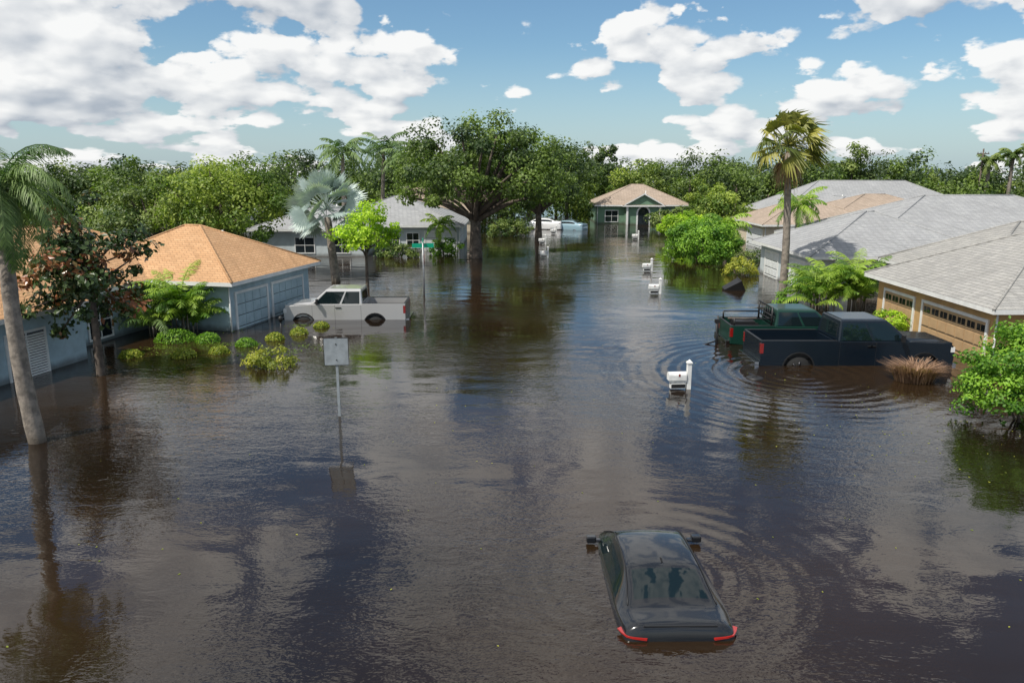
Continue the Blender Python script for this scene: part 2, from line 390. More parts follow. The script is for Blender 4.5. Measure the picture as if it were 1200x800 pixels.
def bush(name,x,y,z,rad,ncl,per,clr,size,leaf,seed,**kw):
    rng=np.random.default_rng(seed); mb=MB()
    crown(mb,rng,(x,y,z),rad,ncl,per,clr,size,low=-.5,shell=.6,**kw)
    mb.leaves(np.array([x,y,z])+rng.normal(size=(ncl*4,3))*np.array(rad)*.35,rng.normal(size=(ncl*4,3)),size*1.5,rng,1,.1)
    for i in range(7):
        a=i*.9; mb.tube([(x,y,-.7),(x+math.cos(a)*rad[0]*.5,y+math.sin(a)*rad[1]*.5,z+rad[2]*.3)],[.04,.015],5,0)
    return mb.build(name,[M_bark,leaf])

tree('oak_tree',-2.9,61.5,3.8,.5,(.3,0,6.7),(7.2,6.0,4.2),115,300,1.15,.24,L_oak,3,limbs=30,low=-.65,shell=.4,tonejit=.32)
tree('oak_tree',2.6,76,3.4,.35,(0,0,5.8),(4.4,4.2,3.2),60,230,1.05,.25,L_oak,5,limbs=14,tonejit=.32)
tree('shade_tree',-21.0,56,2.5,.35,(0,0,4.3),(5.6,4.5,3.1),80,270,1.0,.22,L_bright,6,limbs=14)
tree('shade_tree',-28,60,2.5,.35,(0,0,3.7),(4.6,4.5,2.8),55,240,1.0,.24,L_mid,16,limbs=10)
tree('magnolia_tree',-14.0,25.3,3.6,.13,(-.05,0,3.6),(2.1,1.9,2.7),105,64,.40,.20,L_mag,7,limbs=34,shell=.3,low=-.9,tonejit=.35)
tree('young_lime_tree',-8.5,44.8,2.6,.10,(.1,0,3.3),(2.1,2.0,1.75),60,110,.5,.16,L_lime,8,limbs=14,shell=.35)
feather_palm('queen_palm_tree',-12.1,18.7,-12.35,18.9,6.1,.19,2.3,30,L_palm,11,emin=-.9,emax=1.3,ll=.5,curve=-.2,nl=64,wd=.03,droop=1.9)
rng=np.random.default_rng(21)
mb=MB(); trunkpath(-11.0,48,-11.4,48,4.0,.26,mb)
for i in range(44):
    e=1.5-2.3*(i/44)
    fan(mb,rng,(-11.45,48,4.5),i*2.4+rng.normal()*.15,e,1.45,1.25,1,rng.uniform(0,1),nb=22,droop=.05,roll=rng.uniform(-1.0,1.0))
mb.build('silver_fan_palm_tree',[M_palmbark,L_silver])
mb=MB(); rng=np.random.default_rng(22); trunkpath(14.7,41.3,14.4,41.3,7.7,.2,mb,20,curve=.12)
for i in range(38):
    e=1.4-2.0*(i/38)
    fan(mb,rng,(14.4,41.3,8.1),i*2.4+rng.normal()*.2,e,1.15,1.15,1,rng.uniform(0,1),nb=16,wind=.9,droop=.4,roll=rng.uniform(-.8,.8))
for i in range(9):
    fan(mb,rng,(14.4,41.3,7.8),i*2.4+rng.normal()*.2,rng.uniform(-1.3,-.8),.7,.75,2,rng.uniform(.1,.9),nb=12,droop=.9)
mb.build('tall_fan_palm_tree',[M_palmbark,L_wash,L_dead])
feather_palm('background_palm_tree',-16.5,76,-16.3,76,8.2,.2,3.4,18,L_palm,31,nl=26,ll=.7,wd=.12)
feather_palm('background_palm_tree',-13.5,80,-13.0,80,8.6,.2,3.4,18,L_palm,32,nl=26,ll=.7,wd=.12)
feather_palm('background_palm_tree',-10.4,78,-10.4,78,7.8,.2,3.2,18,L_palm,33,nl=26,ll=.7,wd=.12)
feather_palm('background_palm_tree',21.0,57,21,57,4.0,.18,2.4,18,L_areca,34,nl=26,ll=.6,wd=.08)
feather_palm('background_palm_tree',17.2,62,17.2,62,2.2,.16,2.4,16,L_areca,35,nl=26,ll=.6,wd=.08)
feather_palm('background_palm_tree',-6.0,64,-6,64,2.2,.13,1.7,16,L_areca,36,nl=24,ll=.45,wd=.07)
for i,(px,h) in enumerate([(66,8.6),(69,9.0),(72,8.4),(75,8.9),(63,7.8)]):
    feather_palm('background_palm_tree',px,104,px,104,h,.25,2.2,14,L_mid,40+i,nl=16,ll=.8,wd=.2)
areca('areca_palm_shrub',-14.0,32.2,.8,3.3,16,L_areca,51)
areca('areca_palm_shrub',-15.2,31.8,.6,2.6,9,L_palm,55)
areca('areca_palm_shrub',15.4,37.6,.9,3.0,15,L_areca,52)
areca('areca_palm_shrub',17.0,37.6,.9,3.3,16,L_areca,53)
areca('areca_palm_shrub',16.2,39.8,.8,2.8,12,L_palm,54)
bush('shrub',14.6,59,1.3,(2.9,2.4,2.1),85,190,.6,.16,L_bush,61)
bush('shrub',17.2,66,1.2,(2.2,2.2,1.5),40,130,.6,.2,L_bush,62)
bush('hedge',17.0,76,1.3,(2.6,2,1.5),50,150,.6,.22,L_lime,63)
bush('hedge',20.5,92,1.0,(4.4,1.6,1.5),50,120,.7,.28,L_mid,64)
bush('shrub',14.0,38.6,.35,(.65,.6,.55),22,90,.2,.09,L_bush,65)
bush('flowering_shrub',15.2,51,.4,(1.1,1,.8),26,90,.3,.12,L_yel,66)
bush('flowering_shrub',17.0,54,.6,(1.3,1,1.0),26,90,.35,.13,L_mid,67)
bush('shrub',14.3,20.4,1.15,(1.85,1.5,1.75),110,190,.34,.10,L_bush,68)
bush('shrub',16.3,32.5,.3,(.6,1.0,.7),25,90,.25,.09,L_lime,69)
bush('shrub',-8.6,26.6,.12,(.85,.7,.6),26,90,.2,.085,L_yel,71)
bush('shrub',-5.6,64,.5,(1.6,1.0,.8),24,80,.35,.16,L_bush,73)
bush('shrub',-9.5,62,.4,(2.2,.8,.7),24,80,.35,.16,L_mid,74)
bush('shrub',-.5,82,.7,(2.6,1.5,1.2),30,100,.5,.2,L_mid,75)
for i,(gx,gy,gr,gh) in enumerate([(-13.8,30.8,.75,.5),(-12.3,28.0,.42,.36),(-11.2,28.6,.36,.3),(-10.6,29.9,.40,.34),(-9.8,31.0,.36,.32),(-9.1,32.1,.36,.32),(-12.4,30.6,.45,.4),(-14.3,28.0,.4,.3),(-8.5,33.6,.32,.28)]):
    rng=np.random.default_rng(800+i); mb=MB(); n=int(1500*gr)+200
    a=rng.uniform(0,6.28,n); el=np.arcsin(rng.uniform(0,1,n)); rr=rng.uniform(.85,1.05,n)
    D=np.stack([np.cos(a)*np.cos(el),np.sin(a)*np.cos(el),np.sin(el)],1)
    mb.leaves(np.array([gx,gy,-.03])+D*rr[:,None]*np.array([gr*1.1,gr,gh]),D+rng.normal(size=(n,3))*.5,.075,rng,0,np.clip(rng.normal(.5,.25,n),0,1))
    mb.tube([(gx,gy,-.7),(gx,gy,gh*.5)],[.05,.03],5,1)
    mb.build('garden_mound_shrub',[L_grass if i%3 else L_bush,M_bark])
rng=np.random.default_rng(81)
mb=MB(); n=700
cl=rng.integers(0,12,n); cx=rng.normal(-9.8,2.4,12); cy=rng.normal(29.8,1.8,12)
C=np.stack([cx[cl]+rng.normal(0,.35,n),cy[cl]+rng.normal(0,.22,n),np.full(n,.010)],1)
mb.leaves(C,rng.normal(size=(n,3))*.12+np.array([0,0,1]),.08,rng,0,np.clip(rng.normal(.1,.15,n),0,1)); mb.build('flooded_lawn',[L_grass])
mb=MB(); n=900; V=[]
for i in range(n):
    a=rng.uniform(0,6.28); r=.55*rng.uniform(0,1)**.5; b=Vector((13.35+math.cos(a)*r*1.1,24.6+math.sin(a)*r*.8,-.1)); l=rng.uniform(.5,1.05)
    o=Vector((math.cos(a+rng.normal()*.4),math.sin(a+rng.normal()*.4),0)); m_=b+Vector((0,0,l*.6))+o*l*.2; t=m_+Vector((0,0,l*.12))+o*l*.4
    sd_=Vector((-o.y,o.x,0))*.011; V+=[b-sd_,b+sd_,m_+sd_,m_-sd_,m_-sd_,m_+sd_,t+sd_*.3,t-sd_*.3]
mb.add([tuple(v) for v in V],np.arange(8*n).reshape(2*n,4),0,np.clip(rng.normal(.5,.25,2*n),0,1)); mb.build('ornamental_grass',[L_tan])

def treemass(name,spots,leaf,seed,size,per):
    rng=np.random.default_rng(seed); mb=MB()
    for (x,y,top,r) in spots:
        rz=top*.52; crown(mb,rng,(x,y,top-rz),(r,r*.8,rz),34,per,r*.34,size,mat=1,shell=.45,low=-1.1,flat=.8,tonejit=.3)
        mb.tube([(x,y,-.8),(x,y,top*.6)],[.25,.12],6,0)
    return mb.build(name,[M_bark,leaf])
rng=np.random.default_rng(90)
def line(x0,x1,y,top,step,rr=(3.5,5.5),jit=1.0):
    o=[];x=x0
    while x<x1:
        tp=top(x) if callable(top) else top
        o.append((x,y+rng.uniform(-4,4),tp+rng.normal()*jit,rng.uniform(*rr))); x+=step*rng.uniform(.7,1.3)
    return o
def topf(x):
    px=600+x/118*900
    pts=[(-400,7.2),(0,7.1),(180,7.2),(350,7.8),(440,9.4),(600,11.5),(700,10.6),(740,9.0),(860,8.0),(930,9.0),(1000,9.8),(1080,8.0),(1200,7.2),(1700,8)]
    return float(np.interp(px,[a for a,b in pts],[b for a,b in pts]))
l1=line(-120,120,118,topf,3.6,(2.4,5.4),1.4)
treemass('distant_trees',l1[::3],L_mid,91,.40,95)
treemass('distant_trees',l1[1::3],L_dark,191,.40,95)
treemass('distant_trees',l1[2::3],L_oak,291,.40,95)
treemass('distant_trees',line(-150,150,138,lambda x:topf(x)+.4,5),L_dark,92,.6,60)
treemass('distant_trees',line(-70,-22,84,6.2,4.5,(2.6,4.6),1.3),L_oak,93,.36,95)
treemass('distant_trees',line(-62,-30,70,4.4,4.5,(2.2,3.6),.9),L_mid,94,.3,95)
treemass('distant_trees',line(34,75,102,7.2,5,(2.5,4),1.3),L_oak,95,.4,80)
treemass('distant_trees',[(0,94,11.6,4.5),(7,100,10.6,4.0),(-4,90,10.5,4.5),(-10,92,9.0,4.5),(-15,90,8.0,4),(-20,94,8,4),(11,114,8.5,3.6),(25,110,9.3,4.5),(31,108,8.6,4.2)],L_oak,1096,.34,115)
treemass('distant_trees',[(24,88,5.6,3),(28.5,80,4.2,2.2),(9.2,101,5.4,2.0),(24.5,99,6.4,2.6),(15,114,7.8,3.4),(20,116,8.4,3.2)],L_bright,97,.3,115)

# ------------------------------------------------------------ houses
def hip(mb,x0,x1,y0,y1,z,pitch,oh=.5,gable=None):
    x0-=oh;x1+=oh;y0-=oh;y1+=oh; w_=x1-x0; d_=y1-y0; hs=min(w_,d_)/2; r=hs*pitch
    if w_>=d_: a=(x0+hs,y0+hs,z+r); b=(x1-hs,y0+hs,z+r)
    else: a=(x0+hs,y0+hs,z+r); b=(x0+hs,y1-hs,z+r)
    V=[(x0,y0,z),(x1,y0,z),(x1,y1,z),(x0,y1,z),a,b]
    if w_>=d_: F=[(0,1,5,4),(1,2,5),(2,3,4,5),(3,0,4)]
    else: F=[(0,1,4),(1,2,5,4),(2,3,5),(3,0,4,5)]
    mb.add(V,F,0)
    for p,q in ((a,b),(V[0],a),(V[1],a if w_<d_ else b),(V[2],b),(V[3],b if w_<d_ else a)):
        if (Vector(p)-Vector(q)).length>.1: mb.tube([Vector(p),Vector(q)],[.06,.06],5,0)
    t=.17
    mb.box(x0+.0,x1-.0,y0,y0+.04,z-t,z-.004,1); mb.box(x0,x1,y1-.04,y1,z-t,z-.004,1)
    mb.box(x0,x0+.04,y0+.042,y1-.042,z-t,z-.004,1); mb.box(x1-.04,x1,y0+.042,y1-.042,z-t,z-.004,1)
    mb.box(x0+.042,x1-.042,y0+.042,y1-.042,z-t+.02,z-t+.05,1)
def setM(mb,x,y,ang): mb.M=Matrix.Translation((x,y,0))@Matrix.Rotation(ang,4,'Z')
def garage(mb,x,y,ang,w_,top,dm=0,wins=False):
    setM(mb,x,y,ang)
    mb.box(-w_/2,w_/2,-.02,.02,-.8,top,dm)
    mb.box(-w_/2-.12,-w_/2,-.06,.02,-.8,top+.12,1); mb.box(w_/2,w_/2+.12,-.06,.02,-.8,top+.12,1); mb.box(-w_/2,w_/2,-.058,.02,top,top+.12,1)
    rows=4; n=max(2,int(round(w_/.6))); rh=(top+.42)/rows; cw=w_/n
    for r in range(rows):
        zb=-.4+r*rh
        for c in range(n):
            xa=-w_/2+c*cw
            if wins and r==rows-1:
                mb.box(xa+.07,xa+cw-.07,-.03,-.018,zb+.10,zb+rh-.14,2)
                mb.box(xa+cw/2-.012,xa+cw/2+.012,-.036,-.031,zb+.1,zb+rh-.14,dm)
            else: mb.box(xa+.05,xa+cw-.05,-.038,-.018,zb+.05,zb+rh-.06,dm)
        if r: mb.box(-w_/2,w_/2,-.024,-.0195,zb-.012,zb+.012,3)
    mb.M=None
def window(mb,x,y,ang,w_,z0,z1,shut=False):
    setM(mb,x,y,ang)
    mb.box(-w_/2,w_/2,-.02,.02,z0,z1,2)
    for a,b,c,d in ((-w_/2-.08,-w_/2,z0-.08,z1+.08),(w_/2,w_/2+.08,z0-.08,z1+.08),(-w_/2,w_/2,z1,z1+.08),(-w_/2,w_/2,z0-.08,z0),(-.02,.02,z0,z1),(-w_/2,-.02,(z0+z1)/2-.02,(z0+z1)/2+.02),(.02,w_/2,(z0+z1)/2-.02,(z0+z1)/2+.02)):
        mb.box(a,b,-.05,.0,c,d,1)
    if shut:
        k=int((z1-z0)/.09)
        for i in range(k): mb.box(-w_/2+.02,w_/2-.02,-.075,-.052,z0+i*.09+.01,z0+i*.09+.075,1)
    mb.M=None
def house(name,loc,rot,blocks,wall,roof,eave,doors=[],wins=[],dm=M_trim,pitch=.45,extra=None):
    e=empty(name,(loc[0],loc[1],0),(0,0,rot))
    a=MB()
    for i,b in enumerate(blocks):
        k=i*.003
        a.box(b[0]+k,b[1]-k,b[2]+k,b[3]-k,-.85,eave-.1-k,0)
    a.build('walls',[wall],e)
    r=MB()
    for i,b in enumerate(blocks): hip(r,b[0],b[1],b[2],b[3],eave+i*.012,b[4] if len(b)>4 else pitch)
    for (x,y) in [( (b[0]+b[1])/2+.8,(b[2]+b[3])/2+1.2) for b in blocks]:
        r.tube([(x,y,eave+.4),(x,y,eave+1.75)],[.05,.05],6,1)
    r.build('roof',[roof,M_trim],e)
    d=MB()
    for q in doors: garage(d,*q)
    for q in wins: window(d,*q)
    b=blocks[0]
    for (x,y) in ((b[0]-.05,b[2]-.05),(b[1]+.05,b[2]-.05)): d.tube([(x,y,-.5),(x,y,eave-.15)],[.04,.04],6,1)
    if extra: extra(d)
    d.build('doors_and_windows',[dm,M_trim,M_glass,M_black,W_green],e)
    return e
pi=math.pi
house('blue_ranch_house',(-12.15,32.6),R(-12.7),[(-8,0,0,7.2,.5),(-13,-4,-15,5,.45),(-13.2,-2.4,-16,-5.6,.42)],W_blue,M_roof_o,2.2,
      doors=[(.0,1.75,pi/2,2.5,1.55),(.0,5.0,pi/2,2.9,1.55)],wins=[(-2.4,-8.2,pi/2,1.5,.0,1.5,True),(-2.4,-12,pi/2,1.5,.0,1.5,True),(-4,-3,pi/2,1.2,.2,1.6)],dm=D_blue)
house('beige_ranch_house',(17.0,26.4),0,[(0,15,0,8.9,.5),(3.5,17,7,15,.5)],W_beige,M_roof_gt,2.15,
      doors=[(0,2.7,-pi/2,4.3,1.5,0,True),(0,6.9,-pi/2,2.5,1.5,0,True)],wins=[(3.5,-.0,0,1.4,.3,1.5)],dm=D_beige)
house('grey_roof_house',(17.0,43),0,[(0,10,0,9.5,.42),(4,24,3,17,.40)],W_pale,M_roof_g,2.15,
      doors=[(0,2.8,-pi/2,4.2,1.55),(0,7.2,-pi/2,2.4,1.55)],wins=[(3,0,0,1.4,.3,1.5),(6.5,0,0,1.4,.3,1.5)],dm=D_white)
house('tan_roof_house',(22.3,68),0,[(0,10,0,9,.42),(6,20,2,14,.36)],W_cream,M_roof_t,2.2,doors=[(0,3,-pi/2,4.4,1.6)],wins=[(3,0,0,1.5,.3,1.6),(7,0,0,1.5,.3,1.6)],dm=D_white)
house('grey_gable_house',(30,86),0,[(0,22,0,12,.5),(3,10,-4,6,.4)],W_cream,M_roof_g,2.4,wins=[(1.5,0,0,1.5,.3,1.6),(14,0,0,1.5,.3,1.6)],dm=D_white)
house('pale_ranch_house',(-16.8,67),0,[(0,12.2,0,12,.36),(-4,5,-4.5,6,.36)],W_pale,M_roof_g,2.2,
      doors=[(10.6,0,0,2.6,1.6),(12.2,3.0,pi/2,4.2,1.6)],wins=[(6.4,0,0,1.2,.3,1.5),(8.2,0,0,1.0,.3,1.5),(0,-4.5,0,1.5,.3,1.5),(3,-4.5,0,1.2,.3,1.5)],dm=D_white)
house('tan_roof_house',(-17,86),0,[(0,13,0,11,.42)],W_cream,M_roof_t,2.3,wins=[(3,0,0,1.4,.3,1.5)],dm=D_white)
def green_extra(d):
    d.add([(3.2,-1.9,2.5),(8.2,-1.9,2.5),(5.7,-1.9,3.9),(3.2,1.0,2.5),(8.2,1.0,2.5),(5.7,4,3.9)],[(0,2,5,3),(1,4,5,2)],0)
    d.add([(3.3,-1.6,2.5),(8.1,-1.6,2.5),(5.7,-1.6,3.85)],[(0,1,2)],4)
    for s_ in (1,-1): d.add([(5.7+s_*2.5,-1.92,2.42),(5.7+s_*2.5,-1.92,2.58),(5.7,-1.92,3.98),(5.7,-1.92,3.80)],[(0,1,2,3)],1)
    pts=[(5.0,-.5),(6.4,-.5)]+[(5.7+.7*math.cos(t),1.5+.7*math.sin(t)) for t in np.linspace(0,pi,9)]
    d.prism(pts,-1.56,-1.5,2)
    pts=[(4.8,-.5),(6.6,-.5)]+[(5.7+.9*math.cos(t),1.5+.9*math.sin(t)) for t in np.linspace(0,pi,9)]
    d.prism(pts,-1.53,-1.5,1)
    for x in (3.6,7.8): d.box(x-.12,x+.12,-1.75,-1.52,-.6,2.4,1)
house('green_ranch_house',(11.2,101.5),0,[(0,11.6,0,10,.46),(3.5,7.9,-1.5,3,.1)],W_green,M_roof_t,2.45,
      wins=[(1.8,0,0,1.6,.3,1.7),(9.8,0,0,1.6,.3,1.7)],extra=green_extra,dm=M_roof_t)

# ------------------------------------------------------------ sedan
def sedan(name,loc,rotz,pitch,paint,lit=False,sub=3,scale=1):
    e=empty(name,loc,(0,pitch,rotz),scale)
    S=[(-.02,.60,.50,.58,.66,.56,.74),(0.0,.93,.60,.91,.70,.86,.80),(.05,1.075,.64,1.055,.76,.99,.85),(.12,1.105,.67,1.08,.79,1.01,.89),(.46,1.115,.69,1.08,.83,1.015,.92),
       (.58,1.135,.70,1.09,.84,1.01,.93),(.66,1.165,.69,1.11,.845,1.01,.93),(1.00,1.295,.65,1.235,.855,1.005,.93),(1.34,1.395,.62,1.34,.86,1.0,.93),(1.46,1.42,.61,1.365,.86,1.0,.93),
       (1.95,1.45,.60,1.395,.87,.995,.93),(2.5,1.44,.60,1.385,.87,.99,.93),(2.78,1.405,.60,1.35,.87,.985,.93),(3.15,1.24,.64,1.20,.86,.975,.93),
       (3.58,1.03,.69,1.0,.84,.94,.92),(3.72,.995,.69,.965,.83,.91,.92),(4.25,.92,.62,.88,.78,.84,.90),(4.62,.79,.52,.76,.66,.72,.80),(4.75,.55,.45,.53,.58,.52,.68)]
    V=[]
    for (x,zc,yr,zr,yb,zb,ym) in S:
        sp=zr-zb
        h=[(0,zc),(yr*.5,zc-.012),(yr*.90,zc-.035 if zc-zr>.03 else zc-.012),(yr,zr),(yr+.03+.1*(.4-min(.4,sp)),zr-min(.05,sp*.4)),(yb,zb),(yb+.035,zb-.04),(ym,min(.70,zb-.1)),(ym-.04,.30)]
        ring=[(x,-y,zz) for y,zz in reversed(h[1:])]+[(x,y,zz) for y,zz in h]
        V+=ring
    n=17; F={0:[],1:[]}
    for i in range(len(S)-1):
        for k in range(n-1):
            q=abs(k-8) if k>=8 else 7-k
            xm=(S[i][0]+S[i+1][0])/2; mt=0
            if q<=1 and .62<xm<1.36: mt=1
            if q<=1 and 2.76<xm<3.6: mt=1
            if q==4 and 1.0<xm<3.2: mt=1
            F[mt].append((i*n+k,(i+1)*n+k,(i+1)*n+k+1,i*n+k+1))
    mb=MB(); mb.add(V,F[0],0,smooth=True)
    mb.f.append(np.array(F[1])); mb.m.append(np.full(len(F[1]),1)); mb.t.append(np.full(len(F[1]),.5)); mb.s.append(np.full(len(F[1]),True))
    for i0 in (0,len(S)-1):
        f=np.array([[i0*n+k for k in range(n)]]); mb.f.append(f if i0 else f[:,::-1]); mb.m.append(np.array([0])); mb.t.append(np.array([.5])); mb.s.append(np.array([False]))
    mb.build('body',[paint,M_carglass],e,subsurf=sub)
    a=MB()
    for sg in (1,-1):
        pts=[(-.006,.50),(.0,.58),(.012,.68),(.05,.77),(.14,.825),(.24,.86)]
        Vt=[];Ft=[]
        for j,(x,yy) in enumerate(pts):
            ox=-.014 if j<4 else -.004; oy=.008+.008*j
            z0=.875+.010*j; z1=z0+.030-.003*j
            Vt+=[(x+ox,sg*(yy+oy),z0),(x+ox,sg*(yy+oy),z1),(x+.05,sg*(yy-.03),z0),(x+.05,sg*(yy-.03),z1)]
        for j in range(len(pts)-1):
            b_=j*4; Ft+=[(b_,b_+4,b_+5,b_+1),(b_+1,b_+5,b_+7,b_+3),(b_+2,b_+6,b_+4,b_)]
        Ft+=[(0,1,3,2),(20,22,23,21)]
        a.add(Vt,Ft,0)
    a.build('tail_lamps',[M_redlit if lit else M_red],e)
    a=MB()
    for sg in (1,-1):
        a.box(3.00,3.12,*sorted((sg*.80,sg*.95)),1.04,1.09,0)
        a.box(2.99,3.13,*sorted((sg*.89,sg*1.07)),1.03,1.15,0)
    a.build('mirrors',[paint],e,bevel=.04,seg=4)
    a=MB(); a.add([(1.60,-.015,1.42),(1.60,.015,1.42),(1.44,.015,1.41),(1.44,-.015,1.41),(1.48,0,1.465),(1.46,0,1.465)],[(0,1,4),(1,2,5,4),(2,3,5),(3,0,4,5)],0)
    a.box(.045,.075,-.55,.55,1.058,1.075,1)
    a.build('antenna_and_brake_lamp',[M_black,M_black],e)
    a=MB()
    def zt(x,c): return float(np.interp(x,[s_[0] for s_ in S],[s_[c] for s_ in S]))
    for sg in (1,-1):
        xs=np.linspace(.62,3.5,16)
        a.tube([(x,sg*(zt(x,2)*1.0),zt(x,3)+.004) for x in xs],[.011]*16,5,0)
    a.build('roof_seals',[M_black],e)
    a=MB()
    for x in (.95,3.85):
        for sg in (1,-1):
            a.tube([(x,sg*.70,.33),(x,sg*.89,.33)],[.33,.33],24,0); a.tube([(x,sg*.88,.33),(x,sg*.90,.33)],[.2,.19],16,1)
    a.build('wheels',[M_tyre,M_chrome],e)
    return e
P_black=pmat('black_car_paint',(.008,.009,.011),.22,coat=.6,spec=.4)
sedan('sedan_car',(2.50,10.10,-.85),R(90.8),R(2.6),P_black,True)
sedan('sedan_car',(8.6,91,-.35),R(150),0,pmat('light_blue_paint',(.25,.38,.45),.25,coat=1),False,1)
sedan('sedan_car',(6.0,92,-.25),R(165),0,pmat('white_car_paint',(.78,.78,.78),.25,coat=1),False,1,1.1)

# ------------------------------------------------------------ pickup trucks
def pickup(name,loc,rotz,paint,L_,W,hb,H,cab0,cab1,rf0,rf1,w1,w2,wr,doors=2,rim=M_chrome,rack=False):
    e=empty(name,loc,(0,0,rotz)); y=W/2
    def arch(xc,ra): return [(xc-ra*math.cos(t),wr+.02+ra*math.sin(t)) for t in np.linspace(0,pi,13)]
    ra=wr+.11
    out=[(0,.55),(w1-ra-.02,.5)]+arch(w1,ra)+[(w1+ra+.02,.45),(w2-ra-.02,.45)]+arch(w2,ra)+[(w2+ra+.02,.5),(L_-.02,.55),(L_,1.0),(L_-.06,hb-.14),(L_-.3,hb-.06),(cab1,hb),(cab0+.02,hb),(cab0-.02,hb+.03),(0.02,hb+.03),(0,hb-.05)]
    b=MB()
    b.prism(out,y-.1,y,0); b.prism(out,-y,-y+.1,0)
    b.box(cab0,cab1+.15,-y+.102,y-.102,.5,hb-.03,0)
    b.box(cab1-.05,L_-.05,-y+.102,y-.102,.75,hb-.05,0)
    b.add([(cab1-.2,-y+.25,hb-.02),(L_-.35,-y+.3,hb-.05),(L_-.35,y-.3,hb-.05),(cab1-.2,y-.25,hb-.02),(cab1-.1,-y+.42,hb+.06),(L_-.5,-y+.42,hb+.0),(L_-.5,y-.42,hb+.0),(cab1-.1,y-.42,hb+.06)],
          [(0,1,5,4),(1,2,6,5),(2,3,7,6),(3,0,4,7),(4,5,6,7)],0)
    b.box(0,.07,-y+.1,y-.1,.6,hb+.02,0)
    b.build('body',[paint],e,bevel=.035,seg=3)
    g=MB(); g.box(.071,cab0-.001,-y+.101,y-.101,.78,.84,0); 
    for x in (w1,):
        for sg in (1,-1): g.box(x-.4,x+.4,*sorted((sg*(y-.102),sg*(y-.3))),.84,1.05,0)
    for x in (w1,w2): g.box(x-ra,x+ra,-y+.12,y-.12,.3,.74,0)
    for sg in (1,-1): g.box(.03,cab0-.05,*sorted((sg*(y-.005),sg*(y-.11))),hb+.031,hb+.045,0)
    g.box(-.005,.08,-y+.12,y-.12,hb+.021,hb+.034,0)
    g.build('bed_liner',[M_black],e)
    zb=hb-.02; ty=y-.20
    A=[(cab0,-y+.04,zb),(cab1,-y+.04,zb),(cab1,y-.04,zb),(cab0,y-.04,zb)]
    T=[(rf0,-ty,H),(rf1,-ty,H),(rf1,ty,H),(rf0,ty,H)]
    M_=[(rf0+.1,-ty+.15,H+.035),(rf1-.15,-ty+.15,H+.035),(rf1-.15,ty-.15,H+.035),(rf0+.1,ty-.15,H+.035)]
    c=MB(); c.add(A+T+M_,[(0,1,5,4),(1,2,6,5),(2,3,7,6),(3,0,4,7),(4,5,9,8),(5,6,10,9),(6,7,11,10),(7,4,8,11),(8,9,10,11),(3,2,1,0)],0)
    c.build('cab',[paint],e,bevel=.05,seg=3)
    q=MB()
    rs=(A[0],A[1],T[1],T[0]); ls=(A[2],A[3],T[3],T[2]); fr=(A[1],A[2],T[2],T[1]); bk=(A[3],A[0],T[0],T[3])
    mid=.5 if doors==2 else .42
    q.patch(rs,.05,mid-.018,.07,.88,.006,0); q.patch(rs,mid+.018,.93,.07,.88,.006,0)
    q.patch(ls,.07,1-mid-.018,.07,.88,.006,0); q.patch(ls,1-mid+.018,.95,.07,.88,.006,0)
    q.patch(fr,.06,.94,.06,.90,.006,0); q.patch(bk,.12,.88,.16,.82,.006,0)
    q.build('windows',[M_carglass],e,bevel=.02)
    t=MB()
    for sg in (1,-1):
        yy=lambda a,b: sorted((sg*a,sg*b))
        t.box(-.012,.10,*yy(y-.13,y+.004),hb-.42,hb-.06,1)
        t.box(L_-.14,L_+.008,*yy(y-.36,y+.004),hb-.38,hb-.2,2)
        for x in ([cab0+.06,(cab0+cab1)/2+.05,cab1-.12]): t.box(x-.006,x+.006,*yy(y-.01,y+.002),.55,hb-.02,0)
        for x in ((cab0+(cab1-cab0)*.44),(cab1-(cab1-cab0)*.52)): t.box(x-.11,x+.07,*yy(y-.01,y+.03),hb-.17,hb-.13,0)
        t.box(cab1-.42,cab1-.28,*yy(y-.04,y+.16),hb+.10,hb+.13,0)
        t.box(cab1-.44,cab1-.36,*yy(y+.08,y+.26),hb+.02,hb+.28,0)
        t.box(cab0+.0,cab1,*yy(y-.12,y+.05),.38,.44,0)
        for xc in (w1,w2):
            o=arch(xc,ra+.04); i=arch(xc,ra-.01)
            t.prism(o+i[::-1],*yy(y-.02,y+.016),0)
    t.box(-.17,-.015,-y+.05,y-.05,.5,.68,3); t.box(L_+.0,L_+.14,-y+.05,y-.05,.42,.64,3)
    t.box(L_-.02,L_+.02,-y+.38,y-.38,.7,hb-.2,0)
    for i in range(4): t.box(L_+.021,L_+.03,-y+.4,y-.4,.74+i*.12,.78+i*.12,3)
    t.build('trim_and_lamps',[M_black,M_red,M_white,M_chrome],e,bevel=.008)
    wl=MB()
    for x in (w1,w2):
        for sg in (1,-1):
            wl.tube([(x,sg*(y-.30),wr),(x,sg*(y-.28),wr),(x,sg*(y-.07),wr),(x,sg*(y-.04),wr)],[wr*.9,wr,wr,wr*.92],28,0)
            wl.tube([(x,sg*(y-.06),wr),(x,sg*(y-.045),wr)],[wr*.62,wr*.58],20,2)
            wl.tube([(x,sg*(y-.05),wr),(x,sg*(y-.02),wr)],[wr*.2,wr*.16],12,1)
            for k in range(6):
                a=k*pi/3+.3; wl.tube([(x+math.cos(a)*wr*.1,sg*(y-.034),wr+math.sin(a)*wr*.1),(x+math.cos(a)*wr*.58,sg*(y-.036),wr+math.sin(a)*wr*.58)],[.04,.045],4,1)
    wl.build('wheels',[M_tyre,rim,M_black],e)
